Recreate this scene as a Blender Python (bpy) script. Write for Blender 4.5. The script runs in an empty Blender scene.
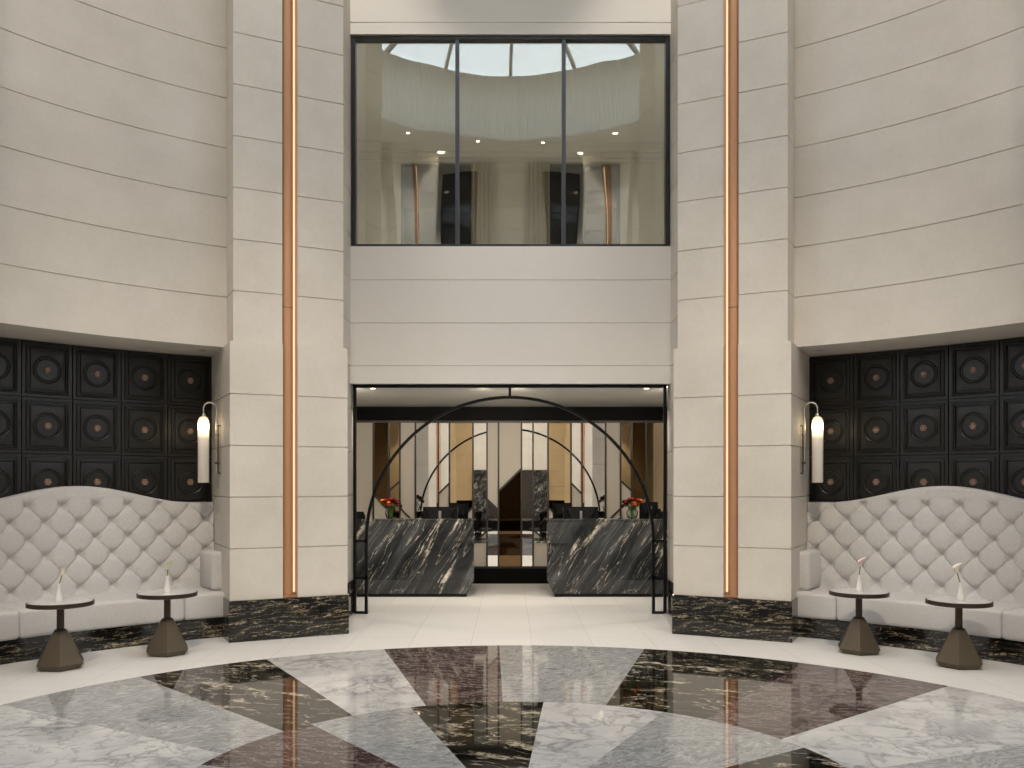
import bpy, bmesh, math, random
from math import sin, cos, pi, radians as RAD, degrees as DEG, hypot, atan2, sqrt
from mathutils import Vector, Matrix
random.seed(7)
S = bpy.context.scene
COL = S.collection
CY = 4.70                                  # the rotunda's centre lies on the y axis
C3 = Vector((0, CY, 0))
JOINTS = [.414 + .517 * k for k in range(0, 19)]
TOP = 9.6

# ------------------------------------------------------------------ helpers
class MB:
    def __init__(s): s.v = []; s.f = []; s.m = []
    def add(s, vs, fs, mi=0):
        b = len(s.v); s.v += [tuple(v) for v in vs]
        s.f += [tuple(b + i for i in f) for f in fs]; s.m += [mi] * len(fs)
    def box(s, a, b, mi=0):
        (x0, y0, z0), (x1, y1, z1) = a, b
        x0, x1 = min(x0, x1), max(x0, x1); y0, y1 = min(y0, y1), max(y0, y1); z0, z1 = min(z0, z1), max(z0, z1)
        s.add([(x0,y0,z0),(x1,y0,z0),(x1,y1,z0),(x0,y1,z0),(x0,y0,z1),(x1,y0,z1),(x1,y1,z1),(x0,y1,z1)],
              [(3,2,1,0),(4,5,6,7),(0,1,5,4),(1,2,6,5),(2,3,7,6),(3,0,4,7)], mi)
    def loft(s, rings, mi=0, caps=True, closed=True):
        n = len(rings[0]); vs = [p for r in rings for p in r]; fs = []
        for k in range(len(rings) - 1):
            for i in range(n if closed else n - 1):
                j = (i + 1) % n
                fs.append((k*n+i, k*n+j, (k+1)*n+j, (k+1)*n+i))
        if caps:
            fs.append(tuple(range(n - 1, -1, -1))); fs.append(tuple((len(rings)-1)*n + i for i in range(n)))
        s.add(vs, fs, mi)
    def prism(s, poly, z0, z1, mi=0):      # poly of (x, y)
        s.loft([[(x, y, z0) for x, y in poly], [(x, y, z1) for x, y in poly]], mi)
    def lathe(s, prof, n=32, c=(0,0,0), mi=0, caps=True):
        rings = [[(c[0] + r*cos(2*pi*i/n), c[1] + r*sin(2*pi*i/n), c[2] + z) for i in range(n)] for r, z in prof]
        s.loft(rings, mi, caps)
    def tube(s, pts, r, n=10, mi=0, caps=True):
        pts = [Vector(p) for p in pts]; rings = []
        rr = r if isinstance(r, (list, tuple)) else [r] * len(pts)
        t0 = (pts[1] - pts[0]).normalized()
        u = t0.orthogonal().normalized()
        for i, p in enumerate(pts):
            t = (pts[min(i+1, len(pts)-1)] - pts[max(i-1, 0)]).normalized()
            u = (u - t * u.dot(t)).normalized(); w = t.cross(u)
            rings.append([p + rr[i]*(u*cos(2*pi*k/n) + w*sin(2*pi*k/n)) for k in range(n)])
        s.loft(rings, mi, caps)
    def bar(s, a, b, w, d, up=(0,1,0), mi=0):   # square bar from a to b: width w (across), depth d (along up)
        a = Vector(a); b = Vector(b); t = (b - a).normalized(); up = Vector(up).normalized(); x = t.cross(up).normalized()
        q = [x*w/2 + up*d/2, -x*w/2 + up*d/2, -x*w/2 - up*d/2, x*w/2 - up*d/2]
        s.loft([[a + k for k in q], [b + k for k in q]], mi)
    def build(s, name, mats, parent=None, smooth=None, loc=None, rotz=0, bevel=None, seg=2):
        me = bpy.data.meshes.new(name); me.from_pydata(s.v, [], s.f)
        for m in (mats if isinstance(mats, (list, tuple)) else [mats]): me.materials.append(m)
        for p, mi in zip(me.polygons, s.m): p.material_index = mi
        bm = bmesh.new(); bm.from_mesh(me); bmesh.ops.recalc_face_normals(bm, faces=bm.faces); bm.to_mesh(me); bm.free()
        if smooth is not None:
            me.shade_smooth(); me.set_sharp_from_angle(angle=RAD(smooth))
        o = bpy.data.objects.new(name, me); COL.objects.link(o)
        if parent is not None: o.parent = parent
        if loc is not None: o.location = loc
        o.rotation_euler.z = rotz
        if bevel:
            b = o.modifiers.new('bevel', 'BEVEL'); b.width = bevel; b.segments = seg; b.limit_method = 'ANGLE'; b.angle_limit = RAD(35)
            b.harden_normals = False
        return o

def tag(o, label=None, cat=None, group=None, kind=None):
    if label: o['label'] = label
    if cat: o['category'] = cat
    if group: o['group'] = group
    if kind: o['kind'] = kind
    return o
def struct(o, label=None, cat=None): return tag(o, label, cat, kind='structure')
def thing(name, label, cat, loc=(0,0,0), rotz=0, group=None):
    o = bpy.data.objects.new(name, None); COL.objects.link(o); o.empty_display_size = .1
    o.location = loc; o.rotation_euler.z = rotz
    return tag(o, label, cat, group)
def copy_tree(o, parent=None):
    c = o.copy(); COL.objects.link(c)
    if parent is not None: c.parent = parent; c.matrix_parent_inverse = o.matrix_parent_inverse.copy()
    for ch in list(o.children): copy_tree(ch, c)
    return c
def pol(r, deg, z=0): return Vector((r*sin(RAD(deg)), CY + r*cos(RAD(deg)), z))
def rot_about_centre(o, deg):              # turn a finished object clockwise about the rotunda's axis
    p = Vector(o.location) - C3; a = -RAD(deg)
    o.location = C3 + Matrix.Rotation(a, 3, 'Z') @ p; o.rotation_euler.z += a

# ------------------------------------------------------------------ materials
def mat(name):
    m = bpy.data.materials.new(name); m.use_nodes = True
    nt = m.node_tree; b = nt.nodes.get('Principled BSDF')
    return m, nt, b
def N(nt, t, **kw):
    n = nt.nodes.new(t)
    for k, v in kw.items():
        if k.startswith('i_'): n.inputs[k[2:].replace('_', ' ')].default_value = v
        else: setattr(n, k, v)
    return n
def L(nt, a, b): nt.links.new(a, b)
def coords(nt, rot=(0,0,0), scale=(1,1,1), kind='Object'):
    tc = N(nt, 'ShaderNodeTexCoord'); mp = N(nt, 'ShaderNodeMapping')
    mp.inputs['Rotation'].default_value = rot
    L(nt, tc.outputs[kind], mp.inputs['Vector'])
    if scale == (1,1,1): return mp.outputs['Vector']
    m2 = N(nt, 'ShaderNodeMapping'); m2.inputs['Scale'].default_value = scale; L(nt, mp.outputs['Vector'], m2.inputs['Vector']); return m2.outputs['Vector']
def ramp(nt, fac, stops):
    r = N(nt, 'ShaderNodeValToRGB'); cr = r.color_ramp
    while len(cr.elements) < len(stops): cr.elements.new(.5)
    for e, (p, c) in zip(cr.elements, stops):
        e.position = p; e.color = (c[0], c[1], c[2], 1) if isinstance(c, (tuple, list)) else (c, c, c, 1)
    L(nt, fac, r.inputs['Fac']); return r.outputs['Color']
def mix(nt, fac, a, b, mode='MIX'):
    m = N(nt, 'ShaderNodeMix', data_type='RGBA', blend_type=mode)
    for sock, v in ((m.inputs[0], fac), (m.inputs[6], a), (m.inputs[7], b)):
        if hasattr(v, 'is_linked'): L(nt, v, sock)
        elif isinstance(v, (tuple, list)): sock.default_value = (*v[:3], 1)
        elif sock.type == 'RGBA': sock.default_value = (v, v, v, 1)
        else: sock.default_value = v
    return m.outputs[2]
def noise(nt, vec, scale, detail=4, rough=.55, dist=0):
    n = N(nt, 'ShaderNodeTexNoise'); n.inputs['Scale'].default_value = scale; n.inputs['Detail'].default_value = detail
    n.inputs['Roughness'].default_value = rough; n.inputs['Distortion'].default_value = dist
    L(nt, vec, n.inputs['Vector']); return n
def warp(nt, vec, scale, amt):
    n = noise(nt, vec, scale, 3)
    sub = N(nt, 'ShaderNodeVectorMath', operation='SUBTRACT'); L(nt, n.outputs['Color'], sub.inputs[0]); sub.inputs[1].default_value = (.5,.5,.5)
    sc = N(nt, 'ShaderNodeVectorMath', operation='SCALE'); L(nt, sub.outputs[0], sc.inputs[0]); sc.inputs['Scale'].default_value = amt
    ad = N(nt, 'ShaderNodeVectorMath', operation='ADD'); L(nt, vec, ad.inputs[0]); L(nt, sc.outputs[0], ad.inputs[1])
    return ad.outputs[0]
def vein(nt, vec, scale, width, detail=3, rough=.5):   # thin ridge lines where a noise crosses its middle
    n = noise(nt, vec, scale, detail, rough)
    s = N(nt, 'ShaderNodeMath', operation='SUBTRACT'); L(nt, n.outputs['Fac'], s.inputs[0]); s.inputs[1].default_value = .5
    a = N(nt, 'ShaderNodeMath', operation='ABSOLUTE'); L(nt, s.outputs[0], a.inputs[0])
    return ramp(nt, a.outputs[0], [(0, 1.), (width*.3, .75), (width, 0.)])
def bump(nt, b, h, strength, dist=.01):
    n = N(nt, 'ShaderNodeBump'); n.inputs['Strength'].default_value = strength; n.inputs['Distance'].default_value = dist
    L(nt, h, n.inputs['Height']); L(nt, n.outputs['Normal'], b.inputs['Normal'])
def plain(name, col, rough=.5, metal=0, spec=.5, coat=0, even=False):
    m, nt, b = mat(name); b.inputs['Base Color'].default_value = (*col, 1); b.inputs['Roughness'].default_value = rough
    b.inputs['Metallic'].default_value = metal; b.inputs['Specular IOR Level'].default_value = spec; b.inputs['Coat Weight'].default_value = coat
    v = coords(nt); n = noise(nt, v, 14, 4)
    if even: return m
    r = N(nt, 'ShaderNodeMapRange'); r.inputs['To Min'].default_value = max(0, rough - .03); r.inputs['To Max'].default_value = min(1, rough + .03)
    L(nt, n.outputs['Fac'], r.inputs['Value']); L(nt, r.outputs[0], b.inputs['Roughness'])
    return m
def stone(name, c0, c1, rough=.6):
    m, nt, b = mat(name); v = coords(nt)
    n1 = noise(nt, warp(nt, v, .8, .5), 1.1, 5, .6); n2 = noise(nt, v, 28, 3, .6)
    c = ramp(nt, n1.outputs['Fac'], [(.3, c0), (.7, c1)])
    c = mix(nt, .10, c, n2.outputs['Fac'], 'OVERLAY')
    L(nt, c, b.inputs['Base Color']); b.inputs['Roughness'].default_value = rough; b.inputs['Specular IOR Level'].default_value = .3
    bump(nt, b, n2.outputs['Fac'], .05); return m
M = {}
M['limestone'] = stone('limestone', (.60,.568,.515), (.705,.672,.62))
M['smooth_panel'] = stone('smooth_panel', (.79,.77,.735), (.81,.79,.755), .5)
M['plaster'] = stone('plaster', (.60,.575,.52), (.64,.615,.56), .7)
M['fluted'] = stone('fluted_plaster', (.66,.66,.63), (.72,.72,.69), .7)

def tiles_floor():
    m, nt, b = mat('pale_floor_tiles'); v = coords(nt, rot=(0,0,pi/2))
    mp = v.node; mp.inputs['Location'].default_value = (-.36, -.21, 0)
    br = N(nt, 'ShaderNodeTexBrick'); br.offset = .5
    for k, x in (('Scale', 1), ('Mortar Size', .0025), ('Mortar Smooth', .0), ('Brick Width', 1.2), ('Row Height', .6), ('Bias', 0)): br.inputs[k].default_value = x
    br.inputs['Color1'].default_value = (.72,.715,.705,1); br.inputs['Color2'].default_value = (.75,.745,.735,1); br.inputs['Mortar'].default_value = (.52,.50,.48,1)
    L(nt, v, br.inputs['Vector'])
    n = noise(nt, warp(nt, coords(nt, scale=(1,5,1)), 1, .4), 1.3, 5)
    c = mix(nt, .10, br.outputs['Color'], n.outputs['Fac'], 'OVERLAY')
    L(nt, c, b.inputs['Base Color']); b.inputs['Roughness'].default_value = .34; b.inputs['Specular IOR Level'].default_value = .25
    return m
M['tiles'] = tiles_floor()

def desk_marble():
    m, nt, b = mat('streaked_desk_marble'); v0 = coords(nt, rot=(0, RAD(58), 0)); v1 = warp(nt, v0, 1.4, .12)
    st = N(nt, 'ShaderNodeMapping'); st.inputs['Scale'].default_value = (.55, 1.5, 5.); L(nt, v1, st.inputs['Vector']); sv = st.outputs[0]
    s2 = N(nt, 'ShaderNodeMapping'); s2.inputs['Scale'].default_value = (.28, 1.0, 2.6); s2.inputs['Location'].default_value = (3.1, 0, 1.7); L(nt, v1, s2.inputs['Vector'])
    hz = noise(nt, s2.outputs[0], 1.6, 7, .62)
    c = ramp(nt, hz.outputs['Fac'], [(.30, (.006,.0065,.007)), (.48, (.020,.022,.024)), (.58, (.050,.054,.058)), (.72, (.11,.115,.12))])
    fine = noise(nt, sv, 5.5, 6, .7); c = mix(nt, .5, c, fine.outputs['Fac'], 'OVERLAY')
    clump = ramp(nt, noise(nt, s2.outputs[0], 2.0, 2, .5).outputs['Fac'], [(.50, 0.), (.58, 1.)])
    stre = ramp(nt, noise(nt, sv, 2.0, 7, .70).outputs['Fac'], [(.53, 0.), (.60, 1.)])
    brk = ramp(nt, noise(nt, v0, 16, 5, .7).outputs['Fac'], [(.40, .15), (.56, 1.)])
    f = mix(nt, 1., mix(nt, 1., clump, stre, 'MULTIPLY'), brk, 'MULTIPLY')
    thin = vein(nt, s2.outputs[0], 2.6, .007, 3, .5)
    f = mix(nt, 1., f, mix(nt, 1., mix(nt, 1., thin, brk, 'MULTIPLY'), .7, 'MULTIPLY'), 'LIGHTEN')
    c = mix(nt, f, c, mix(nt, noise(nt, v0, 2.5, 2).outputs['Fac'], (.72,.70,.64), (.52,.44,.32)))
    L(nt, c, b.inputs['Base Color']); b.inputs['Roughness'].default_value = .05; return m
M['desk_marble'] = desk_marble()
def streak_marble(name, rot, stretch, base, haze, v1, v2, scale=1., lo=.54, hi=.60, clump_lo=.44, rough=.08, swirl=.25):
    m, nt, b = mat(name); v0 = coords(nt, rot=rot); v1_ = warp(nt, warp(nt, v0, 1.1*scale, swirl), 6*scale, swirl*.12)
    st = N(nt, 'ShaderNodeMapping'); st.inputs['Scale'].default_value = stretch; L(nt, v1_, st.inputs['Vector']); sv = st.outputs[0]
    hz = ramp(nt, noise(nt, sv, 2.2*scale, 7, .65).outputs['Fac'], [(.42, 0.), (.75, 1.)]); c = mix(nt, hz, base, haze)
    clump = ramp(nt, noise(nt, sv, 1.5*scale, 2, .5).outputs['Fac'], [(clump_lo, 0.), (clump_lo + .12, 1.)])
    stre = ramp(nt, noise(nt, sv, 4.2*scale, 6, .70).outputs['Fac'], [(lo, 0.), (hi, 1.)])
    brk = ramp(nt, noise(nt, v0, 24*scale, 5, .72).outputs['Fac'], [(.40, .1), (.55, 1.)])
    f = mix(nt, 1., mix(nt, 1., clump, stre, 'MULTIPLY'), brk, 'MULTIPLY')
    thin = vein(nt, sv, 2.4*scale, .012, 4, .6)
    f = mix(nt, 1., f, mix(nt, 1., mix(nt, 1., thin, brk, 'MULTIPLY'), .8, 'MULTIPLY'), 'LIGHTEN')
    c = mix(nt, f, c, mix(nt, noise(nt, v0, 3.5, 2).outputs['Fac'], v1, v2))
    L(nt, c, b.inputs['Base Color']); b.inputs['Roughness'].default_value = rough; return m
M['plinth_marble'] = streak_marble('black_gold_marble', (0,RAD(3),0), (.55,.55,4.6), (.005,.005,.005), (.020,.019,.017), (.62,.57,.46), (.42,.31,.15), scale=1.6, rough=.12, swirl=.12, clump_lo=.46)
M['floor_black'] = streak_marble('black_floor_marble', (0,0,RAD(20)), (.8,2.3,1), (.006,.0055,.004), (.030,.027,.018), (.66,.62,.54), (.46,.38,.24), scale=.68, rough=.035, swirl=.8)
M['surround_marble'] = streak_marble('dark_surround_marble', (0,RAD(50),0), (.8,1,2.6), (.010,.010,.010), (.05,.05,.05), (.62,.60,.55), (.4,.38,.33), scale=1.2, rough=.1, swirl=.4)

def marble_white():
    m, nt, b = mat('white_veined_marble'); v = coords(nt); w = warp(nt, v, 2.2, .35); w2 = warp(nt, v, 7, .10)
    vo = N(nt, 'ShaderNodeTexVoronoi', feature='DISTANCE_TO_EDGE'); vo.inputs['Scale'].default_value = 4.2; L(nt, warp(nt, warp(nt, w, 1.7, .45), 7, .20), vo.inputs['Vector'])
    e = ramp(nt, vo.outputs['Distance'], [(0, .80), (.03, .42), (.12, 0.)])
    msk = ramp(nt, noise(nt, v, 1.4, 3).outputs['Fac'], [(.42, .0), (.62, 1.)])
    e = mix(nt, 1., e, msk, 'MULTIPLY')
    cl = ramp(nt, noise(nt, w, 3.2, 6, .6).outputs['Fac'], [(.3, (.50,.50,.51)), (.62, (.64,.635,.63))])
    e2 = vein(nt, w, 2.2, .02, 5, .6)
    c = mix(nt, e, cl, (.19,.19,.20)); c = mix(nt, mix(nt, 1., e2, .5, 'MULTIPLY'), c, (.25,.25,.26))
    L(nt, c, b.inputs['Base Color']); b.inputs['Roughness'].default_value = .05; return m
def marble_grey():
    m, nt, b = mat('grey_swirled_marble'); v = coords(nt, rot=(0,0,RAD(-25))); w = warp(nt, warp(nt, v, 1.3, .7), 4, .12)
    st = N(nt, 'ShaderNodeMapping'); st.inputs['Scale'].default_value = (1.6, 4.2, 1); L(nt, w, st.inputs['Vector'])
    n = noise(nt, st.outputs[0], 8, 10, .82)
    c = ramp(nt, n.outputs['Fac'], [(.28, (.07,.072,.075)), (.42, (.24,.245,.25)), (.54, (.37,.375,.38)), (.70, (.60,.60,.60))])
    f = vein(nt, st.outputs[0], 2.2, .018, 5, .6)
    c = mix(nt, mix(nt, 1., f, .6, 'MULTIPLY'), c, (.62,.62,.62))
    L(nt, c, b.inputs['Base Color']); b.inputs['Roughness'].default_value = .05; return m
def marble_red():
    m, nt, b = mat('burgundy_marble'); v = coords(nt, rot=(0,0,RAD(12)), scale=(1,2.2,1)); w = warp(nt, v, 2.5, .4)
    n = noise(nt, w, 5, 8, .7)
    c = ramp(nt, n.outputs['Fac'], [(.3, (.022,.010,.010)), (.55, (.062,.034,.031)), (.8, (.16,.115,.11))])
    a = vein(nt, w, 4, .022, 6, .7); a2 = vein(nt, warp(nt, v, 5, .3), 10, .02, 4, .7)
    c = mix(nt, mix(nt, 1., a, .55, 'MULTIPLY'), c, (.50,.46,.45)); c = mix(nt, mix(nt, 1., a2, .25, 'MULTIPLY'), c, (.45,.40,.40))
    L(nt, c, b.inputs['Base Color']); b.inputs['Roughness'].default_value = .045; return m
M['floor_white'] = marble_white(); M['floor_grey'] = marble_grey(); M['floor_red'] = marble_red()
M['copper'] = plain('brushed_copper', (.56,.30,.165), .42, .45)
M['rosette'] = plain('rose_copper', (.46,.32,.265), .42, .7)
M['black_panel'] = plain('black_satin_panel', (.015,.015,.014), .33, 0, .42, even=True)
M['black_metal'] = plain('black_metal', (.005,.005,.005), .4, 0, .2)
M['frame_grey'] = plain('anthracite_frame', (.030,.032,.036), .35, .3)
M['bronze_metal'] = plain('bronze_powder_coat', (.112,.090,.062), .42, .5, even=True)
M['rim_bronze'] = plain('dark_bronze_rim', (.055,.042,.030), .4, .4)
M['nickel'] = plain('dark_nickel', (.16,.15,.14), .25, .9)
M['mullion_grey'] = plain('blue_grey_mullion', (.085,.09,.11), .35, .3)
M['lens_off'] = plain('unlit_downlight_lens', (.30,.29,.27), .4)
M['brown_divider'] = plain('dark_brown_bronze', (.026,.019,.016), .45, .2)
M['chrome'] = plain('chrome', (.80,.78,.75), .12, 1)
M['silver'] = plain('brushed_silver', (.36,.36,.36), .35, .8)
M['cream'] = plain('cream_leather', (.46,.42,.365), .5, 0, .3)
M['black_plastic'] = plain('black_plastic', (.004,.004,.0045), .6, 0, .12)
M['dark_grey_plastic'] = plain('dark_grey_plastic', (.009,.009,.010), .6, 0, .12)
M['screen'] = plain('dark_screen_glass', (.006,.006,.008), .08)
M['white_ceramic'] = plain('white_ceramic', (.75,.74,.72), .25)
M['table_white'] = plain('pale_table_top', (.66,.66,.66), .12)
M['chair_fabric'] = plain('black_chair_fabric', (.006,.006,.006), .9, 0, .1)
M['black_wood'] = plain('black_stained_wood', (.004,.0035,.0035), .5, 0, .05)
M['ceiling_white'] = plain('matt_ceiling_paint', (.66,.64,.60), .8)
M['beam_dark'] = plain('dark_skylight_beam', (.10,.105,.11), .5, .3)
M['stem_green'] = plain('stem_green', (.10,.22,.035), .5)
M['leaf_green'] = plain('leaf_green', (.028,.075,.018), .45)
M['petal_cream'] = plain('calla_cream', (.78,.74,.62), .45)
M['petal_pink'] = plain('calla_pink', (.78,.60,.58), .45)
M['petal_lime'] = plain('calla_lime', (.62,.66,.36), .45)
M['orange'] = plain('orange_petals', (.80,.20,.025), .55)
M['red'] = plain('red_petals', (.42,.018,.020), .55)
M['crimson'] = plain('dark_crimson_petals', (.14,.010,.020), .55)
M['curtain'] = plain('sheer_curtain', (.50,.45,.36), .8)
M['dark_window'] = plain('dark_window_glass', (.010,.010,.012), .06)

def fabric():
    m, nt, b = mat('pale_grey_woven_fabric'); v = coords(nt)
    n1 = noise(nt, coords(nt, scale=(1,1,.12)), 420, 2); n2 = noise(nt, coords(nt, scale=(.12,.12,1)), 420, 2); n3 = noise(nt, v, 3, 3)
    h = mix(nt, .5, n1.outputs['Fac'], n2.outputs['Fac'])
    c = ramp(nt, h, [(.35, (.52,.513,.51)), (.65, (.67,.663,.66))]); c = mix(nt, .06, c, n3.outputs['Fac'], 'OVERLAY')
    L(nt, c, b.inputs['Base Color']); b.inputs['Roughness'].default_value = .9; b.inputs['Specular IOR Level'].default_value = .15
    b.inputs['Sheen Weight'].default_value = .15
    bump(nt, b, h, .25, .002); return m
M['fabric'] = fabric()
def herringbone():
    m, nt, b = mat('dark_herringbone_timber'); v = coords(nt)
    s = N(nt, 'ShaderNodeSeparateXYZ'); L(nt, v, s.inputs[0])
    def mth(op, a, bb=None):
        n = N(nt, 'ShaderNodeMath', operation=op)
        for i, q in enumerate((a, bb)):
            if q is None: continue
            if hasattr(q, 'is_linked'): L(nt, q, n.inputs[i])
            else: n.inputs[i].default_value = q
        return n.outputs[0]
    tri = mth('PINGPONG', s.outputs['X'], .16)
    d = mth('ADD', s.outputs['Z'], tri)
    fr = mth('FRACT', mth('MULTIPLY', d, 11.))
    c = ramp(nt, fr, [(0, (.004,.003,.003)), (.2, (.008,.006,.006)), (.4, (.05,.038,.033)), (.95, (.03,.023,.020)), (1, (.004,.003,.003))])
    L(nt, c, b.inputs['Base Color']); b.inputs['Roughness'].default_value = .4; return m
M['herringbone'] = herringbone()
def mirror(name, col, rough=.015):
    m, nt, b = mat(name); b.inputs['Base Color'].default_value = (*col, 1); b.inputs['Metallic'].default_value = 1; b.inputs['Roughness'].default_value = rough
    return m
M['mirror'] = mirror('clear_mirror', (.93,.92,.89)); M['bronze_mirror'] = mirror('bronze_tinted_mirror', (.60,.46,.28)); M['amber_mirror'] = mirror('amber_tinted_mirror', (.24,.18,.105)); M['dark_mirror'] = mirror('dark_bronze_mirror', (.17,.105,.05))
def emit(name, col, s):
    m, nt, b = mat(name); nt.nodes.remove(b); e = N(nt, 'ShaderNodeEmission'); e.inputs['Color'].default_value = (*col, 1); e.inputs['Strength'].default_value = s
    L(nt, e.outputs[0], nt.nodes['Material Output'].inputs['Surface']); return m
M['led'] = emit('warm_led_line', (1., .74, .46), 1.5)
M['downlight'] = emit('downlight_lens', (1., .80, .55), 12.)
def shade_mat():                            # frosted glass tube lit by a lamp inside its upper end
    m, nt, b = mat('frosted_lamp_glass'); tc = N(nt, 'ShaderNodeTexCoord'); s = N(nt, 'ShaderNodeSeparateXYZ'); L(nt, tc.outputs['Object'], s.inputs[0])
    f = ramp(nt, s.outputs['Z'], [(.0, .003), (.34, .007), (.46, .03), (.54, .22), (.585, 1.), (.62, .5), (.66, .09)])
    b.inputs['Base Color'].default_value = (.75,.72,.68,1); b.inputs['Roughness'].default_value = .25
    b.inputs['Emission Color'].default_value = (1.,.74,.44,1)
    ml = N(nt, 'ShaderNodeMath', operation='MULTIPLY'); L(nt, f, ml.inputs[0]); ml.inputs[1].default_value = 9.; L(nt, ml.outputs[0], b.inputs['Emission Strength'])
    return m
M['lamp_glass'] = shade_mat()
def pane_mat(name, refl, tint=(.93,.95,.93), wob=0):
    m, nt, b = mat(name); nt.nodes.remove(b)
    t = N(nt, 'ShaderNodeBsdfTransparent'); t.inputs['Color'].default_value = (*tint, 1)
    g = N(nt, 'ShaderNodeBsdfGlossy'); g.inputs['Roughness'].default_value = .0; g.inputs['Color'].default_value = (.97,1,.98,1)
    fr = N(nt, 'ShaderNodeLayerWeight'); fr.inputs['Blend'].default_value = .5
    pw = N(nt, 'ShaderNodeMath', operation='POWER'); L(nt, fr.outputs['Facing'], pw.inputs[0]); pw.inputs[1].default_value = 5.
    ad = N(nt, 'ShaderNodeMath', operation='MULTIPLY_ADD', use_clamp=True); L(nt, pw.outputs[0], ad.inputs[0]); ad.inputs[1].default_value = .9; ad.inputs[2].default_value = refl
    if wob:
        n = noise(nt, coords(nt, scale=(1,1,.45)), 1.1, 1)
        bp = N(nt, 'ShaderNodeBump'); bp.inputs['Strength'].default_value = wob; bp.inputs['Distance'].default_value = .02; L(nt, n.outputs['Fac'], bp.inputs['Height'])
        L(nt, bp.outputs[0], g.inputs['Normal'])
    mx = N(nt, 'ShaderNodeMixShader'); L(nt, ad.outputs[0], mx.inputs[0]); L(nt, t.outputs[0], mx.inputs[1]); L(nt, g.outputs[0], mx.inputs[2])
    L(nt, mx.outputs[0], nt.nodes['Material Output'].inputs['Surface']); return m
M['pane'] = pane_mat('reflective_window_glass', .24, wob=.35)
M['sky_pane'] = pane_mat('skylight_glass', .02, (.95,.97,.98))
def vase_glass():
    m, nt, b = mat('vase_glass'); nt.nodes.remove(b)
    t = N(nt, 'ShaderNodeBsdfTransparent'); t.inputs['Color'].default_value = (.90,.93,.92,1)
    g = N(nt, 'ShaderNodeBsdfGlossy'); g.inputs['Roughness'].default_value = .03
    lw = N(nt, 'ShaderNodeLayerWeight'); lw.inputs['Blend'].default_value = .12
    mx = N(nt, 'ShaderNodeMixShader'); L(nt, lw.outputs['Fresnel'], mx.inputs[0]); L(nt, t.outputs[0], mx.inputs[1]); L(nt, g.outputs[0], mx.inputs[2])
    L(nt, mx.outputs[0], nt.nodes['Material Output'].inputs['Surface']); return m
M['vase_glass'] = vase_glass()

# ------------------------------------------------------------------ floor
b = MB(); b.add([(-8,-2.6,0),(8,-2.6,0),(8,14.9,0),(-8,14.9,0),(-8,-2.6,-.15),(8,-2.6,-.15),(8,14.9,-.15),(-8,14.9,-.15)],
                [(0,1,2,3),(7,6,5,4),(0,4,5,1),(1,5,6,2),(2,6,7,3),(3,7,4,0)])
struct(b.build('floor', M['tiles']))
MC = (.06, 4.7); RO, RI = 4.106, 1.85
def mp(r, deg): return (MC[0] + r*sin(RAD(deg)), MC[1] + r*cos(RAD(deg)))
def arc(r, a, bb): 
    n = max(2, int(abs(bb - a)/1.5)); return [mp(r, a + (bb - a)*i/n) for i in range(n + 1)]
OUT = [-82, -64.6, -49.2, -33.5, -18, -2.4, 17.3, 38, 55.1, 74]
INN = [-90, -71.3, -54.8, -38, -21, -3.6, 19.7, 42.6, 61.2, 82]
OM = ['floor_white', 'floor_grey', 'floor_black', 'floor_white', 'floor_red', 'floor_grey', 'floor_black', 'floor_red', 'floor_white']
names = ['floor_white', 'floor_grey', 'floor_black', 'floor_red']
b = MB()
def piece(poly, m):
    b.add([(x, y, .002) for x, y in poly], [tuple(range(len(poly)))], names.index(m))
for i in range(9): piece(arc(RO, OUT[i], OUT[i+1]) + arc(RI, INN[i+1], INN[i]), OM[i])
rest = [('floor_grey', 74, 82, 98, 108), ('floor_black', 98, 108, 124, 134), ('floor_white', 124, 134, 150, 160), ('floor_red', 150, 160, 176, 186), ('floor_grey', 176, 186, 202, 212), ('floor_black', 202, 212, 228, 238), ('floor_red', 228, 238, 254, 262), ('floor_grey', 254, 262, 278, 270)]
for m, o0, i0, o1, i1 in rest: piece(arc(RO, o0, o1) + arc(RI, i1, i0), m)
AP = [(-78, None), (-48, (-.28,4.6)), (-24.6, (-.10,4.6)), (5.6, (.06,4.6)), (32.8, (.21,4.6)), (67.3, (.55,4.6))]
IM = ['floor_red', 'floor_grey', 'floor_black', 'floor_white', 'floor_grey', 'floor_black']
hub = [(-.28,4.6)] + [p for _, p in AP[1:]] + [(.55,4.6)]
angs = [-78, -48, -24.6, 5.6, 32.8, 67.3, 100]
for i in range(6): 
    inner = [hub[i+1], hub[i]] if hub[i+1] != hub[i] else [hub[i]]
    piece(arc(RI, angs[i], angs[i+1]) + inner, IM[i])
piece(arc(RI, 100, 191) + [(.06,4.6), (.21,4.6), (.55,4.6)], 'floor_white')
piece(arc(RI, 191, 282) + [(-.28,4.6), (-.10,4.6), (.06,4.6)], 'floor_grey')
struct(b.build('floor_inlay', [M[n] for n in names]), 'round floor inlay of white, grey, black and burgundy marble wedges', 'floor inlay')

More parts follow.
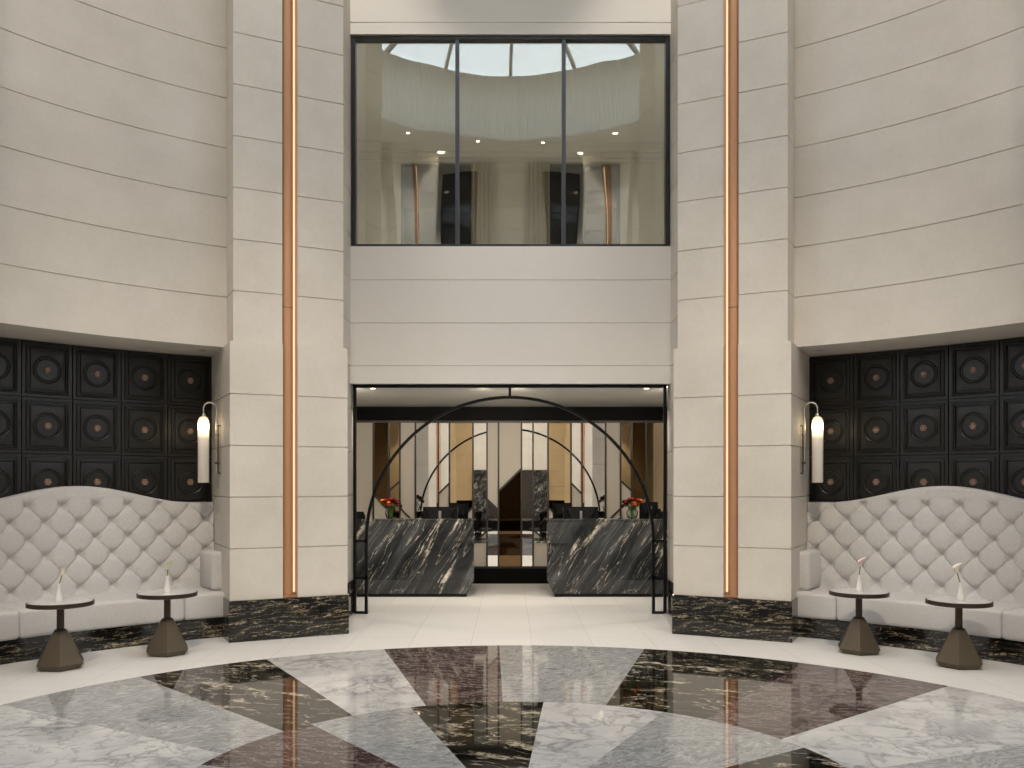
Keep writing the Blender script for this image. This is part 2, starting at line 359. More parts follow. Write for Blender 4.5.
# ------------------------------------------------------------------ rotunda walls
def groove_profile(r, z0, z1, g=.006, d=.011):
    p = [(r, z0)]
    for z in JOINTS:
        if z0 + .02 < z < z1 - .02: p += [(r, z - g), (r + d, z - g*.6), (r + d, z + g*.6), (r, z + g)]
    p.append((r, z1)); return p
def sweep(mb, prof, c_r, a0, a1, n, mi=0):  # closed (r, z) profile swept about an axis c_r behind the local origin
    rings = []
    for i in range(n + 1):
        a = RAD(a0 + (a1 - a0)*i/n)
        rings.append([(r*sin(a), r*cos(a) - c_r, z) for r, z in prof])
    mb.loft(rings, mi)
def curved_wall(name, deg, z0, depth):
    b = MB(); sweep(b, groove_profile(5.5, z0, TOP) + [(5.5 + depth, TOP), (5.5 + depth, z0)], 5.8, -13.6, 13.6, 48)
    return struct(b.build(name, M['limestone'], loc=pol(5.8, deg), rotz=-RAD(deg), smooth=30))
wall_l = curved_wall('wall_left', -45, 2.999, .94)
wall_r = curved_wall('wall_right', 45, 2.999, .94)
curved_wall('wall_back_left', -135, 0, .5); curved_wall('wall_back_right', 135, 0, .5)

def pillar_sections(w, y0, yb, z0, z1, notch=True, g=.006, d=.011):
    def poly(e):
        if notch: return [(-w+e, yb), (-w+e, y0+e), (-.075, y0+e), (-.075, .145), (.075, .145), (.075, y0+e), (w-e, y0+e), (w-e, yb)]
        return [(-w+e, yb), (-w+e, y0+e), (w-e, y0+e), (w-e, yb)]
    sec = [(z0, 0)]
    for z in JOINTS:
        if z0 + .02 < z < z1 - .02: sec += [(z-g, 0), (z-g*.6, d), (z+g*.6, d), (z+g, 0)]
    sec.append((z1, 0))
    return [[(x, y, z) for x, y in poly(e)] for z, e in sec]
def make_pillar(name, deg):
    b = MB(); b.loft(pillar_sections(.60, .06, 1.62, .414, 2.999)); b.loft(pillar_sections(.5625, .085, 1.62, 2.999, TOP))
    b.loft(pillar_sections(.592, .068, 1.62, 2.985, 3.01))
    o = struct(b.build(name, M['limestone'], loc=pol(5.0, deg), rotz=-RAD(deg)))
    p = MB(); p.box((-.612, .042, 0), (.612, 1.63, .414)); q = p.build('plinth', M['plinth_marble'], o, bevel=.004)
    tag(q, 'black marble plinth with cream and gold veins')
    return o
PA = [-26.5, 26.5, -64.7, 64.7, 153.5, -153.5, 116.5, -116.5]
for k, a in enumerate(PA): make_pillar('pillar' if k == 0 else 'pillar.%03d' % k, a)

def copper_strip(deg, sgn, label):
    t = thing('copper_light_strip', label, 'light strip', pol(5.0, deg, .414), -RAD(deg), 'copper light strips on the pillars')
    for z0, z1 in ((.002, 2.98), (2.986, 8.9)):
        b = MB(); pr = []
        for i in range(15):
            x = -.073 + .116*i/14; q = (i/14 - .5)*2
            pr.append((sgn*x, .145 - .005 - .055*sqrt(max(0, 1 - q*q*.92))))
        pr += [(sgn*.043, .144), (-sgn*.073, .144)]
        b.prism(pr, z0, z1); b.build('copper_cover', M['copper'], t, smooth=40)
    b = MB(); b.box((sgn*.046, .118, .05), (sgn*.058, .130, 8.85)); b.build('led_line', M['led'], t)
    b = MB(); b.box((sgn*.064, .075, .002), (sgn*.074, .144, 8.9)); b.box((-sgn*.073, .07, .002), (sgn*.074, .144, .02)); b.build('edge_trim', M['copper'], t)
copper_strip(-26.5, 1, 'glowing copper light strip up the pillar left of the portal')
copper_strip(26.5, -1, 'glowing copper light strip up the pillar right of the portal')
copper_strip(-153.5, -1, 'copper light strip reflected in the mirrored screen, left half')
copper_strip(153.5, 1, 'copper light strip reflected in the mirrored screen, right half')

# four straight bays between the pillar pairs (front one holds window and portal)
def wall_block(mb, x0, x1, y0, y1, z0, z1, back=True):
    g, d = .006, .011; sec = [(z0, 0)]
    for z in JOINTS:
        if z0 + .02 < z < z1 - .02: sec += [(z-g, 0), (z-g*.6, d), (z+g*.6, d), (z+g, 0)]
    sec.append((z1, 0))
    mb.loft([[(x0, y1, z), (x0, y0+e, z), (x1, y0+e, z), (x1, y1, z)] for z, e in sec])
YF = 10.84
b = MB(); wall_block(b, -2.0, 2.0, YF, YF+.24, 2.785, 4.44); wall_block(b, -2.0, 2.0, YF, YF+.24, 6.996, TOP)
struct(b.build('wall_front', M['smooth_panel']))
def reveal(x0, x1, y0, y1):
    g, d = .006, .011; sec = [(.414, 0)]
    for z in JOINTS:
        if .43 < z < TOP: sec += [(z-g, 0), (z-g*.6, d), (z+g*.6, d), (z+g, 0)]
    sec.append((TOP, 0)); s = 1 if x0 > 0 else -1
    m = MB(); m.loft([[(x0 + s*e, y0, z), (x1, y0, z), (x1, y1, z), (x0 + s*e, y1, z)] for z, e in sec]); return m
for s, nm in ((-1, 'wall_portal_left'), (1, 'wall_portal_right')):
    o = struct(reveal(s*1.93, s*2.75, 9.86, 11.06).build(nm, M['limestone']))
    p = MB(); p.box((s*1.905, 9.86, 0), (s*2.75, 10.99, .414)); tag(p.build('plinth', M['plinth_marble'], o, bevel=.004), 'black marble plinth')
m = MB(); wall_block(m, -2.6, 2.6, YF - CY, YF - CY + .3, 0, TOP)
struct(m.build('wall_back', M['limestone'], loc=C3, rotz=pi))
for k, x in enumerate((-1.32, 1.32)):
    t = thing('window_%d' % (7 + k), None, None, (x, CY - (YF - CY) + .001, 4.4)); tag(t, kind='structure')
    q = MB(); q.box((-.42, 0, 0), (-.37, .05, 5.18)); q.box((.37, 0, 0), (.42, .05, 5.18)); q.box((-.42, 0, 5.13), (.42, .05, 5.18)); q.box((-.42, 0, 0), (.42, .05, .05)); q.build('window_frame', M['black_metal'], t)
    q = MB(); q.box((-.38, .001, .04), (.38, .02, 5.14)); q.build('pane', M['dark_window'], t)
for k, (deg, nm) in enumerate(((90, 'wall_east'), (-90, 'wall_west'))):   # unseen side bays, tall windows added to throw daylight on the walls
    m = MB(); y0, y1 = YF - CY, YF - CY + .3
    wall_block(m, -2.6, 2.6, y0, y1, 0, 3.0); wall_block(m, -2.6, 2.6, y0, y1, 9.0, TOP); wall_block(m, -2.6, -1.9, y0, y1, 3.0, 9.0); wall_block(m, 1.9, 2.6, y0, y1, 3.0, 9.0)
    struct(m.build(nm, M['limestone'], loc=C3, rotz=-RAD(deg)))
    t = thing('window_%d' % (5 + k), None, None, C3 + Vector((sin(RAD(deg)), 0, 0))*(y0 + .15) + Vector((0,0,3.0)), -RAD(deg)); tag(t, kind='structure')
    for x in (-1.86, -.64, .64, 1.86):
        q = MB(); q.box((x-.035, -.05, .0), (x+.035, .05, 6.0)); q.build('mullion', M['frame_grey'], t)
    q = MB()
    for z in (0, 3.0, 5.93): q.box((-1.9, -.045, z), (1.9, .045, z+.07))
    q.build('window_frame', M['frame_grey'], t)
    q = MB(); q.box((-1.88, .0, .02), (1.88, .008, 5.98)); q.build('pane', M['sky_pane'], t)
    ld = bpy.data.lights.new('window_portal', 'AREA'); ld.shape = 'RECTANGLE'; ld.size = 3.8; ld.size_y = 6.0; ld.energy = 1; ld.cycles.is_portal = True
    lo = bpy.data.objects.new('window_portal', ld); COL.objects.link(lo); lo.location = C3 + Vector((sin(RAD(deg)), 0, 0))*(y1 + .05) + Vector((0,0,6.0))
    lo.rotation_euler = (pi/2, 0, -RAD(deg) + pi)
# ceiling ring, fluted drum, skylight
b = MB(); n = 96
def ring(r, z): return [(r*cos(2*pi*i/n), CY + r*sin(2*pi*i/n), z) for i in range(n)]
b.loft([ring(3.8, TOP), ring(7.4, TOP), ring(7.4, TOP+.12), ring(3.8, TOP+.12), ring(3.8, TOP)], caps=False)
struct(b.build('ceiling', M['ceiling_white']))
b = MB(); nf = 288
def fl(z, dr=0): return [((3.8 + dr + (.022 if i % 2 else 0))*cos(2*pi*i/(2*nf)), CY + (3.8 + dr + (.022 if i % 2 else 0))*sin(2*pi*i/(2*nf)), z) for i in range(2*nf)]
b.loft([fl(TOP-.03), fl(11.06), fl(11.06, .2), fl(TOP-.03, .2), fl(TOP-.03)], caps=False)
struct(b.build('trim_1', M['fluted']))
b = MB(); b.lathe([(4.05, 11.10), (.05, 12.95), (.05, 12.96), (4.05, 11.11)], 64, (0, CY, 0)); sk = struct(b.build('window_2', M['sky_pane']))
for i in range(16):
    m = MB(); m.bar((0, .3, 12.74), (0, 4.0, 11.03), .07, .11, (0,0,1)); m.build('beam', M['beam_dark'], sk, loc=C3, rotz=2*pi*i/16)
m = MB(); m.lathe([(.34, 12.66), (.34, 12.78)], 32, (0, CY, 0)); m.build('hub', M['beam_dark'], sk)

# ------------------------------------------------------------------ upper window and the room behind it
def box_struct(name, a, bb, m): 
    q = MB(); q.box(a, bb); return struct(q.build(name, M[m]))
w = thing('window_1', None, None, (0, 10.92, 4.44)); tag(w, 'wide dark framed three-pane interior window above the portal', 'window', kind='structure')
W0, W1, HW = -1.925, 1.925, 2.556
b = MB()
b.box((W0, -.05, 0), (W1, .05, .035)); b.box((W0, -.05, HW-.05), (W1, .05, HW)); b.box((W0, -.05, .03), (W0+.05, .05, HW-.045)); b.box((W1-.05, -.05, .03), (W1, .05, HW-.045))
b.build('window_frame', M['frame_grey'], w, bevel=.004)
MX = [-.645, .645]
for x in MX:
    q = MB(); q.box((x-.023, -.045, .03), (x+.023, .045, HW-.045)); q.build('mullion', M['mullion_grey'], w, bevel=.004)
xs = [W0+.035, MX[0], MX[1], W1-.035]
for i in range(3):
    q = MB(); q.box((xs[i]+.015, .006, .03), (xs[i+1]-.015, .014, HW-.045)); q.build('pane', M['pane'], w)
box_struct('floor_upper', (-2.6, 10.98, 4.25), (2.6, 14.6, 4.40), 'plaster')
box_struct('ceiling_upper', (-2.6, 11.06, 7.02), (2.6, 14.6, 7.14), 'ceiling_white')
box_struct('wall_upper_back', (-2.6, 14.5, 4.40), (2.6, 14.62, 7.02), 'plaster')
box_struct('wall_upper_left', (-2.6, 11.05, 4.40), (-2.44, 14.5, 7.02), 'plaster')
box_struct('wall_upper_right', (2.44, 11.05, 4.40), (2.6, 14.5, 7.02), 'plaster')
b = MB()
for (d, z0, z1) in ((.05, 6.74, 6.80), (.09, 6.80, 6.88), (.15, 6.88, 7.02)): b.box((-2.44, 14.5-d, z0), (2.44, 14.5, z1))
struct(b.build('trim_2', M['plaster'], bevel=.012))
for k, (x0, x1) in enumerate(((-1.76, -.60), (.60, 1.76))):
    t = thing('window_%d' % (k+3), None, None, ((x0+x1)/2, 14.47, 4.40)); tag(t, kind='structure'); hw = (x1-x0)/2
    q = MB(); q.box((-hw, -.03, 0), (-hw+.05, .03, 2.30)); q.box((hw-.05, -.03, 0), (hw, .03, 2.30)); q.box((-hw, -.03, 2.25), (hw, .03, 2.30)); q.box((-.02, -.03, 0), (.02, .03, 2.26)); q.build('window_frame', M['black_metal'], t)
    q = MB(); q.box((-hw+.04, -.004, 0), (hw-.04, .01, 2.26)); q.build('pane', M['dark_window'], t)
for k, (x, lab) in enumerate(((-.46, 'cream curtain beside the dark upper window, left of the pier'), (.46, 'cream curtain beside the dark upper window, right of the pier'))):
    q = MB(); pts = [(x - .17 + .34*i/40, 14.36 + .035*sin(i*pi/4)) for i in range(41)]
    q.loft([[(px, py, z) for px, py in pts] + [(px, py + .01, z) for px, py in reversed(pts)] for z in (4.41, 6.70)])
    tag(q.build('curtain', M['curtain'], smooth=50), lab, 'curtain', 'curtains in the upper room')

# ------------------------------------------------------------------ reception room behind the portal
box_struct('ceiling_reception', (-3.0, 10.96, 2.785), (3.0, 14.6, 2.95), 'ceiling_white')
box_struct('wall_reception_left', (-3.1, 11.06, 0), (-2.96, 14.6, 2.785), 'plaster')
box_struct('wall_reception_right', (2.96, 11.06, 0), (3.1, 14.6, 2.785), 'plaster')
box_struct('wall_reception_back', (-3.0, 14.4, 0), (3.0, 14.6, 2.785), 'black_wood')
KX = .0157778; YS = 14.2
def sx(px): return (px - 510.5)*KX
def sz(py): return 1.6 - (py - 482)*KX
scr = thing('mirrored_screen', 'wall of tall mirror and cream leather strips behind the desks', 'screen', (0, YS, 0))
ZT, ZB = sz(422), sz(567)
STR = [ # px0, px1, upper, lower, (y at px0, y at px1) of the dividing line, diagonal bars only [(x,y),(x,y)]
 (330, 373.5, 'cream', None, None), (373.5, 389, 'dark_mirror', 'cream', (494.5, 510)), (389, 400, 'bronze_mirror', 'bronze_mirror', (491, 481)),
 (400, 415.5, 'cream', 'cream', (508, 523.5)), (415.5, 438.5, 'mirror', None, None), (438.5, 449.5, 'mirror', 'cream', (494, 483)),
 (449.5, 473, 'bronze_mirror', 'cream', (530, 507)), (473, 487, 'mirror', 'cream', (544.5, 530.5)), (487, 498.5, 'cream', 'mirror', (499, 510)),
 (498.5, 521.5, 'cream', 'dark_mirror', (491.5, 468.5)), (521.5, 533, 'mirror', 'mirror', (510, 498.5)), (533, 548, 'mirror', 'cream', (529, 544)),
 (548, 571, 'bronze_mirror', 'cream', (507, 530)), (571, 582, 'mirror', 'cream', (483, 494)), (582, 605.5, 'mirror', None, None),
 (605.5, 620.5, 'cream', 'cream', (523.5, 508.5)), (620.5, 631.5, 'bronze_mirror', 'cream', (480.5, 491)), (631.5, 646, 'dark_mirror', 'cream', (510, 495.5)),
 (646, 691, 'dark_mirror', None, None)]
STR[-1] = (646, 691, 'amber_mirror', None, None)
PN = {'cream': 'leather_panel'}
for (a, c, up, lo, dg) in STR:
    x0, x1 = sx(a), sx(c)
    def panel(poly, m):
        q = MB(); q.loft([[(x, 0, z) for x, z in poly], [(x, .02, z) for x, z in poly]])
        o = q.build(PN.get(m, 'mirror_panel'), M[m], scr); tag(o, {'cream': 'cream leather panel', 'mirror': 'clear mirror panel', 'bronze_mirror': 'bronze tinted mirror panel', 'amber_mirror': 'amber tinted mirror panel', 'dark_mirror': 'dark bronze mirror panel'}[m])
    if dg:
        za, zc = sz(dg[0]), sz(dg[1])
        panel([(x0, za), (x1, zc), (x1, ZT), (x0, ZT)], up); panel([(x0, ZB), (x1, ZB), (x1, zc), (x0, za)], lo)
        q = MB(); q.bar((x0, -.006, za), (x1, -.006, zc), .028, .03); q.build('diagonal_bar', M['brown_divider'], scr)
    else: panel([(x0, ZB), (x1, ZB), (x1, ZT), (x0, ZT)], up)
for a in [s[0] for s in STR] + [691]:
    q = MB(); q.box((sx(a)-.013, -.025, ZB), (sx(a)+.013, .02, ZT)); q.build('divider', M['brown_divider'], scr)
q = MB(); q.box((-2.85, -.03, ZT-.012), (2.85, .02, ZT+.02)); q.box((-2.85, -.03, ZB-.02), (2.85, .02, ZB+.012)); q.build('rail', M['brown_divider'], scr)
q = MB(); q.box((-2.95, -.06, ZT+.02), (2.95, .19, 2.783)); q.build('head_band', M['black_wood'], scr)
q = MB(); q.box((-2.95, -.035, 0), (2.95, .19, ZB-.02)); q.build('base_band', M['black_wood'], scr)

# arched metal frame standing in the portal
pf = thing('arched_portal_frame', 'black metal portal frame with a slim round arch', 'portal frame', (-.008, 10.93, 0)); YP = 0
kx = 10.93/900
def px_(p): return (p - 510.5)*kx
def pz_(p): return 1.6 - (p - 482)*kx
q = MB()
for s in (-1, 1):
    q.box((s*1.90, -.03, .012), (s*1.866, .03, 2.775))
q.box((-1.90, -.03, 2.745), (1.90, .03, 2.78)); q.build('outer_frame', M['black_metal'], pf, bevel=.003)
RA = 143.6*kx; zc = pz_(541)
q = MB(); pr = []
for i in range(73):
    a = pi*i/72; pr.append((RA*cos(a), zc + RA*sin(a)))
pth = [(RA, .03)] + pr + [(-RA, .03)]
rings = []
for i, (x, z) in enumerate(pth):
    a, bb = pth[max(0, i-1)], pth[min(len(pth)-1, i+1)]
    t = Vector((bb[0]-a[0], 0, bb[1]-a[1])).normalized(); nn = Vector((-t.z, 0, t.x)); P = Vector((x, 0, z))
    rings.append([P + nn*.017 + Vector((0,.025,0)), P - nn*.017 + Vector((0,.025,0)), P - nn*.017 - Vector((0,.025,0)), P + nn*.017 - Vector((0,.025,0))])
q.loft(rings); q.build('arch', M['black_metal'], pf, smooth=30)
q = MB(); q.box((-.016, -.02, zc+RA), (.016, .02, 2.75)); q.build('arch_hanger', M['black_metal'], pf)
for s in (-1, 1):
    for z in (.0, .425, .868):
        q = MB(); q.box((s*1.88, -.025, z), (s*(RA-.017), .025, z+.03)); q.build('cross_bar', M['black_metal'], pf)

# ------------------------------------------------------------------ reception desks
def desk(s, label):
    t = thing('reception_desk', label, 'desk', (s*1.62, 12.42, 0), 0, 'marble reception desks')
    def X(x): return s*(x - 1.62)
    q = MB(); xi, xo = .506, 2.74
    def rg(z, ins, d=0): return [(X(xi+ins), 0+ins, z), (X(xo), 0+ins, z), (X(xo), .30, z), (X(xi+ins), .30, z)]
    q.loft([rg(.045, .095), rg(.245, 0), rg(1.065, 0)]); q.build('body', M['desk_marble'], t, bevel=.004)
    q = MB(); q.box((X(xi-.012), -.012, 1.066), (X(xo), .34, 1.09)); q.build('counter_top', M['desk_marble'], t, bevel=.004)
    q = MB(); q.box((X(xi+.11), .11, 0), (X(xo), .29, .045)); q.build('toe_kick', M['black_metal'], t)
    q = MB(); q.box((X(xi+.02), .301, .73), (X(xo), 1.0, .76)); q.build('work_surface', M['black_wood'], t, bevel=.003)
    q = MB(); q.box((X(.78), -.035, .755), (X(.335), .66, .785)); q.build('side_shelf', M['desk_marble'], t, bevel=.003)
    q = MB(); q.box((X(1.30), .40, .0), (X(1.75), .95, .729)); q.build('drawer_unit', M['black_wood'], t, bevel=.003)
    return t
desk(-1, 'black streaked marble reception desk left of the portal centre')
desk(1, 'black streaked marble reception desk right of the portal centre')

def monitor(x, y, ztop, w, rz, label, h=.33):
    t = thing('computer_monitor', label, 'monitor', (x, y, .76), rz, 'monitors on the reception desks'); H = ztop - .76
    q = MB(); q.box((-w/2, 0, H-h), (w/2, .02, H)); q.build('casing', M['black_plastic'], t, bevel=.006)
    q = MB(); q.box((-w/2+.012, .0201, H-h+.014), (w/2-.012, .023, H-.012)); q.build('screen', M['screen'], t)
    q = MB(); q.loft([[(-w*.42, -.001, H-.02), (w*.42, -.001, H-.02), (w*.30, -.001, H-h*.55), (-w*.30, -.001, H-h*.55)],
                      [(-w*.38, -.025, H-.04), (w*.38, -.025, H-.04), (w*.27, -.03, H-h*.50), (-w*.27, -.03, H-h*.50)]]); q.build('back_shell', M['dark_grey_plastic'], t)
    q = MB(); q.box((-.019, -.055, .012), (.019, -.032, H-.06)); q.box((-.019, -.04, H-.14), (.019, -.02, H-.06)); q.build('stand', M['silver'], t, bevel=.004)
    q = MB(); q.box((-.11, -.13, 0), (.11, .06, .012)); q.build('foot', M['silver'], t, bevel=.004)
monitor(-1.014, 12.98, 1.243, .50, 0, 'black monitor seen from behind, nearest the vase of the left desk')
monitor(-.765, 13.22, 1.293, .36, RAD(-38), 'black monitor turned sideways at the inner end of the left desk')
monitor(1.014, 12.98, 1.243, .50, 0, 'black monitor seen from behind, nearest the vase of the right desk')
monitor(.765, 13.22, 1.293, .36, RAD(38), 'black monitor turned sideways at the inner end of the right desk')
monitor(2.0, 13.0, 1.31, .30, RAD(20), 'black monitor behind the bouquet at the outer end of the right desk', .3)

def phone(x, label):
    t = thing('desk_telephone', label, 'telephone', (x, 12.60, 1.09), 0, 'desk telephones')
    q = MB(); q.loft([[(-.09,-.08,0),(.09,-.08,0),(.09,.08,0),(-.09,.08,0)],[(-.085,-.075,.10),(.085,-.075,.10),(.085,.075,.03),(-.085,.075,.03)]]); q.build('base', M['black_plastic'], t, bevel=.004)
    q = MB(); q.tube([(-.06,-.07,.115),(-.06,-.04,.128),(-.06,.03,.10),(-.06,.07,.065)], [.024,.015,.015,.024], 10); q.build('handset', M['black_plastic'], t, smooth=50)
phone(-2.13, 'black desk telephone at the outer end of the left desk'); phone(2.13, 'black desk telephone at the outer end of the right desk')

def office_chair(s, label):
    t = thing('office_chair', label, 'chair', (s*.88, 13.55, 0), 0, 'office chairs behind the desks')
    q = MB(); q.box((-.24, .10, .62), (.24, .16, 1.17)); q.build('backrest', M['chair_fabric'], t, bevel=.03, seg=3)
    q = MB(); q.box((-.22, -.26, .44), (.22, .12, .50)); q.build('seat', M['chair_fabric'], t, bevel=.02, seg=3)
    q = MB(); q.box((-.03, .12, .40), (.03, .15, .75)); q.build('back_support', M['black_plastic'], t)
    q = MB(); q.lathe([(.025, .08), (.025, .44)], 12); q.build('gas_column', M['black_metal'], t, smooth=40)
    for i in range(5):
        a = 2*pi*i/5 + .3; q = MB(); q.bar((.02*cos(a), .02*sin(a), .09), (.27*cos(a), .27*sin(a), .06), .04, .03, (0,0,1)); q.lathe([(.02, 0), (.028, .02), (.02, .05)], 10, (.27*cos(a), .27*sin(a), 0)); q.build('leg', M['black_plastic'], t)
    if s > 0: t.rotation_euler.z = 0; t.scale = (1,1,1)
c1 = office_chair(-1, 'black office chair behind the inner end of the left desk'); c2 = office_chair(1, 'black office chair behind the inner end of the right desk')

# bouquets
def bloom_mb(r, kind=0):
    q = MB(); q.lathe([(r*.05, -r*.6), (r*.45, -r*.5), (r*.62, 0), (r*.45, r*.45), (r*.05, r*.6)], 12)
    for L_ in range(4):
        n_ = 5 + L_*2; rad = r*(.30 + .20*L_); tilt = .25 + .33*L_
        for i in range(n_):
            a = 2*pi*i/n_ + L_*.5; wd = r*.42; P = []
            for v in range(4):
                f = v/3; d = rad*(.45 + .55*sin(f*pi*.62)) ; z = r*(-.55 + f*(1.15 - .22*L_)); hw = wd*sin(pi*(.18 + .72*f))
                for u in (-1, 0, 1):
                    aa = a + u*hw/max(rad, .01); dd = d + (.07*r if u == 0 else 0) + (r*.14*tilt if v == 3 else 0)
                    P.append((dd*cos(aa), dd*sin(aa), z))
            F = []
            for v in range(3):
                for u in range(2): F.append((v*3+u, v*3+u+1, v*3+u+4, v*3+u+3))
            q.add(P, F)
    return q
BL = {k: None for k in ('orange', 'red', 'crimson')}
def leaf_mb(p, d, l, w):
    d = Vector(d).normalized(); side = d.cross(Vector((0,0,1))).normalized(); up = side.cross(d); P = []; q = MB(); pts = []
    for i in range(6):
        f = i/5; hw = w*sin(pi*min(1, f*.92 + .06)); c = Vector(p) + d*l*f - up*l*.25*f*f
        pts += [c - side*hw + up*.12*hw, c, c + side*hw + up*.12*hw]
    F = []
    for i in range(5):
        for u in range(2): F.append((i*3+u, i*3+u+1, i*3+u+4, i*3+u+3))
    q.add(pts, F); return q
FL = [('orange', -.125, .02, .245, .046, 'at the upper outer edge'), ('red', -.075, -.02, .255, .043, 'at the upper front'), ('orange', -.02, -.07, .215, .056, 'large and in the front middle'),
      ('crimson', .045, -.02, .265, .042, 'at the very top'), ('red', .09, -.045, .225, .045, 'at the front inner side'), ('crimson', .135, 0, .17, .040, 'lowest at the inner edge'),
      ('red', -.01, .06, .27, .04, 'at the back top'), ('crimson', .10, .07, .24, .04, 'at the back inner side'), ('orange', -.09, .09, .22, .04, 'at the back outer side')]
def bouquet(cx_, where, flip):
    t = thing('flower_vase', 'round clear glass vase of stems on the %s desk' % where, 'vase', (cx_, 12.58, 1.09), 0, 'flower vases on the desks')
    q = MB(); q.lathe([(.035, 0), (.06, .012), (.082, .06), (.08, .095), (.055, .135), (.05, .15), (.062, .165), (.058, .165), (.046, .15), (.051, .135), (.076, .095), (.078, .06), (.056, .017), (.01, .012)], 28, caps=False); q.build('bowl', M['vase_glass'], t, smooth=60)
    for i, (c, x, y, z, r, pos) in enumerate(FL):
        x *= flip; f = thing('rose', '%s rose %s of the %s desk bouquet' % ({'orange': 'orange', 'red': 'bright red', 'crimson': 'dark crimson'}[c], pos, where), 'flower', (cx_ + x*.12, 12.58 + y*.12, 1.105), 0, 'roses in the %s bouquet' % where)
        h = Vector((x*.88, y*.88, z + .0 - .015)); d = Vector((x, y, .16)).normalized()
        q = MB(); q.tube([(0,0,.003), (x*.06, y*.06, .08), (x*.3, y*.3, .15), h - d*r*.5], .0035, 6); q.build('stem', M['stem_green'], f, smooth=60)
        q = bloom_mb(r*.92); R_ = Vector((0,0,1)).rotation_difference(d).to_matrix(); q.v = [tuple(h + R_ @ Vector(v)) for v in q.v]
        q.build('bloom', M[c], f, smooth=50)
        for k in range(6):
            a = k*2.4 + i; q = leaf_mb(h*.62 + Vector((0,0,.055)), (cos(a), sin(a), .55), .12, .030); q.build('leaf', M['leaf_green'], f, smooth=60)
bouquet(-1.672, 'left', 1); bouquet(1.70, 'right', -1)

# ------------------------------------------------------------------ alcoves with panelling, banquette, sconce (built at the local origin, copied by rotation)
RP = 6.30; CR = 5.8
def cyl(r, a, z): return (r*sin(RAD(a)), r*cos(RAD(a)) - CR, z)
def alcove_backing(name, deg):
    q = MB(); sweep(q, [(RP+.035, 0), (RP+.035, 2.998), (RP+.16, 2.998), (RP+.16, 0)], CR, -13.8, 13.8, 40)
    struct(q.build(name, M['black_panel'], loc=pol(CR, deg), rotz=-RAD(deg), smooth=30))
alcove_backing('wall_alcove_left', -45); alcove_backing('wall_alcove_right', 45)

TW, TH = 4.3667, .558
def panelling(deg, label):
    t = thing('wall_panelling', label, 'wall panelling', pol(CR, deg), -RAD(deg), 'black panelled alcove walls')
    q = MB(); cols = 6; rows = 3; m2d = DEG(1/RP)
    ros = MB(); ros_c = []
    for c in range(cols):
        ac = (c - 2.5)*TW
        for r in range(rows):
            zc_ = 1.6 + TH*r
            w2, h2 = TW*RP*pi/180/2, TH/2
            # nested squares: (inset from tile edge, height towards the room)
            steps = [(.0, -.02), (.004, -.02), (.006, .0), (.034, .0), (.040, .010), (.050, .012), (.056, .004), (.066, .006), (.070, -.012), (.078, -.012), (.082, .002)]
            K = 5; rings = []
            for ins, h in steps:
                pts = []
                a_, z_ = w2 - ins, h2 - ins
                for i in range(K): pts.append((-a_ + 2*a_*i/K, -z_))
                for i in range(K): pts.append((a_, -z_ + 2*z_*i/K))
                for i in range(K): pts.append((a_ - 2*a_*i/K, z_))
                for i in range(K): pts.append((-a_, z_ - 2*z_*i/K))
                rings.append([cyl(RP - h, ac + x*m2d, zc_ + z) for x, z in pts])
            q.loft(rings, caps=False)
            # field down to the ring
            n_ = 40; last = rings[-1]; ins = .082; a_, z_ = w2 - ins, h2 - ins
            per = [(-a_ + 2*a_*i/10, -z_) for i in range(10)] + [(a_, -z_ + 2*z_*i/10) for i in range(10)] + [(a_ - 2*a_*i/10, z_) for i in range(10)] + [(-a_, z_ - 2*z_*i/10) for i in range(10)]
            ang = [atan2(z, x) for x, z in per]
            def circ(rad, h): return [cyl(RP - h, ac + rad*cos(t_)*m2d, zc_ + rad*sin(t_)) for t_ in ang]
            sq = [cyl(RP + .002, ac + x*m2d, zc_ + z) for x, z in per]
            cr = [(.146, .002), (.141, .002), (.138, .009), (.132, .013), (.126, .010), (.122, .001), (.116, .001), (.113, .007), (.107, .009), (.101, .002), (.07, .002)]
            q.loft([sq] + [circ(a, h) for a, h in cr], caps=False)
            q.add(circ(.07, .002), [tuple(range(n_))])
            ros_c.append((ac, zc_))
    q.build('panel_field', M['black_panel'], t, smooth=22)
    first = None
    for ac, zc_ in ros_c:
        if first is None:
            m = MB(); n_ = 36
            def rr(k, h): return [((k*(1 + (.10*cos(6*2*pi*i/n_)) if k > .02 else k))*cos(2*pi*i/n_), -h, (k*(1 + (.10*cos(6*2*pi*i/n_)) if k > .02 else k))*sin(2*pi*i/n_)) for i in range(n_)]
            def rs(k, amp, h): return [(k*(1+amp*cos(12*pi*i/n_))*cos(2*pi*i/n_), -h, k*(1+amp*cos(12*pi*i/n_))*sin(2*pi*i/n_)) for i in range(n_)]
            m.loft([rs(.040, .09, 0), rs(.041, .09, .008), rs(.036, .11, .014), rs(.024, .2, .009), rs(.014, .0, .008), rs(.013, .0, .016), rs(.004, .0, .018)])
            for i in range(6):
                a = 2*pi*i/6; m.tube([(.018*cos(a), -.008, .018*sin(a)), (.026*cos(a), -.017, .026*sin(a)), (.035*cos(a), -.012, .035*sin(a))], [.004, .008, .004], 8)
            first = m.build('rosette', M['rosette'], t, smooth=50); o = first; tag(o, 'small copper flower rosette')
        else:
            o = first.copy(); COL.objects.link(o)
        o.location = cyl(RP - .002, ac, zc_); o.rotation_euler.z = -RAD(ac); o.scale = (.86, .86, .86)
panelling(-45, 'black square panelled wall with copper rosettes behind the left banquette')
panelling(45, 'black square panelled wall with copper rosettes behind the right banquette')

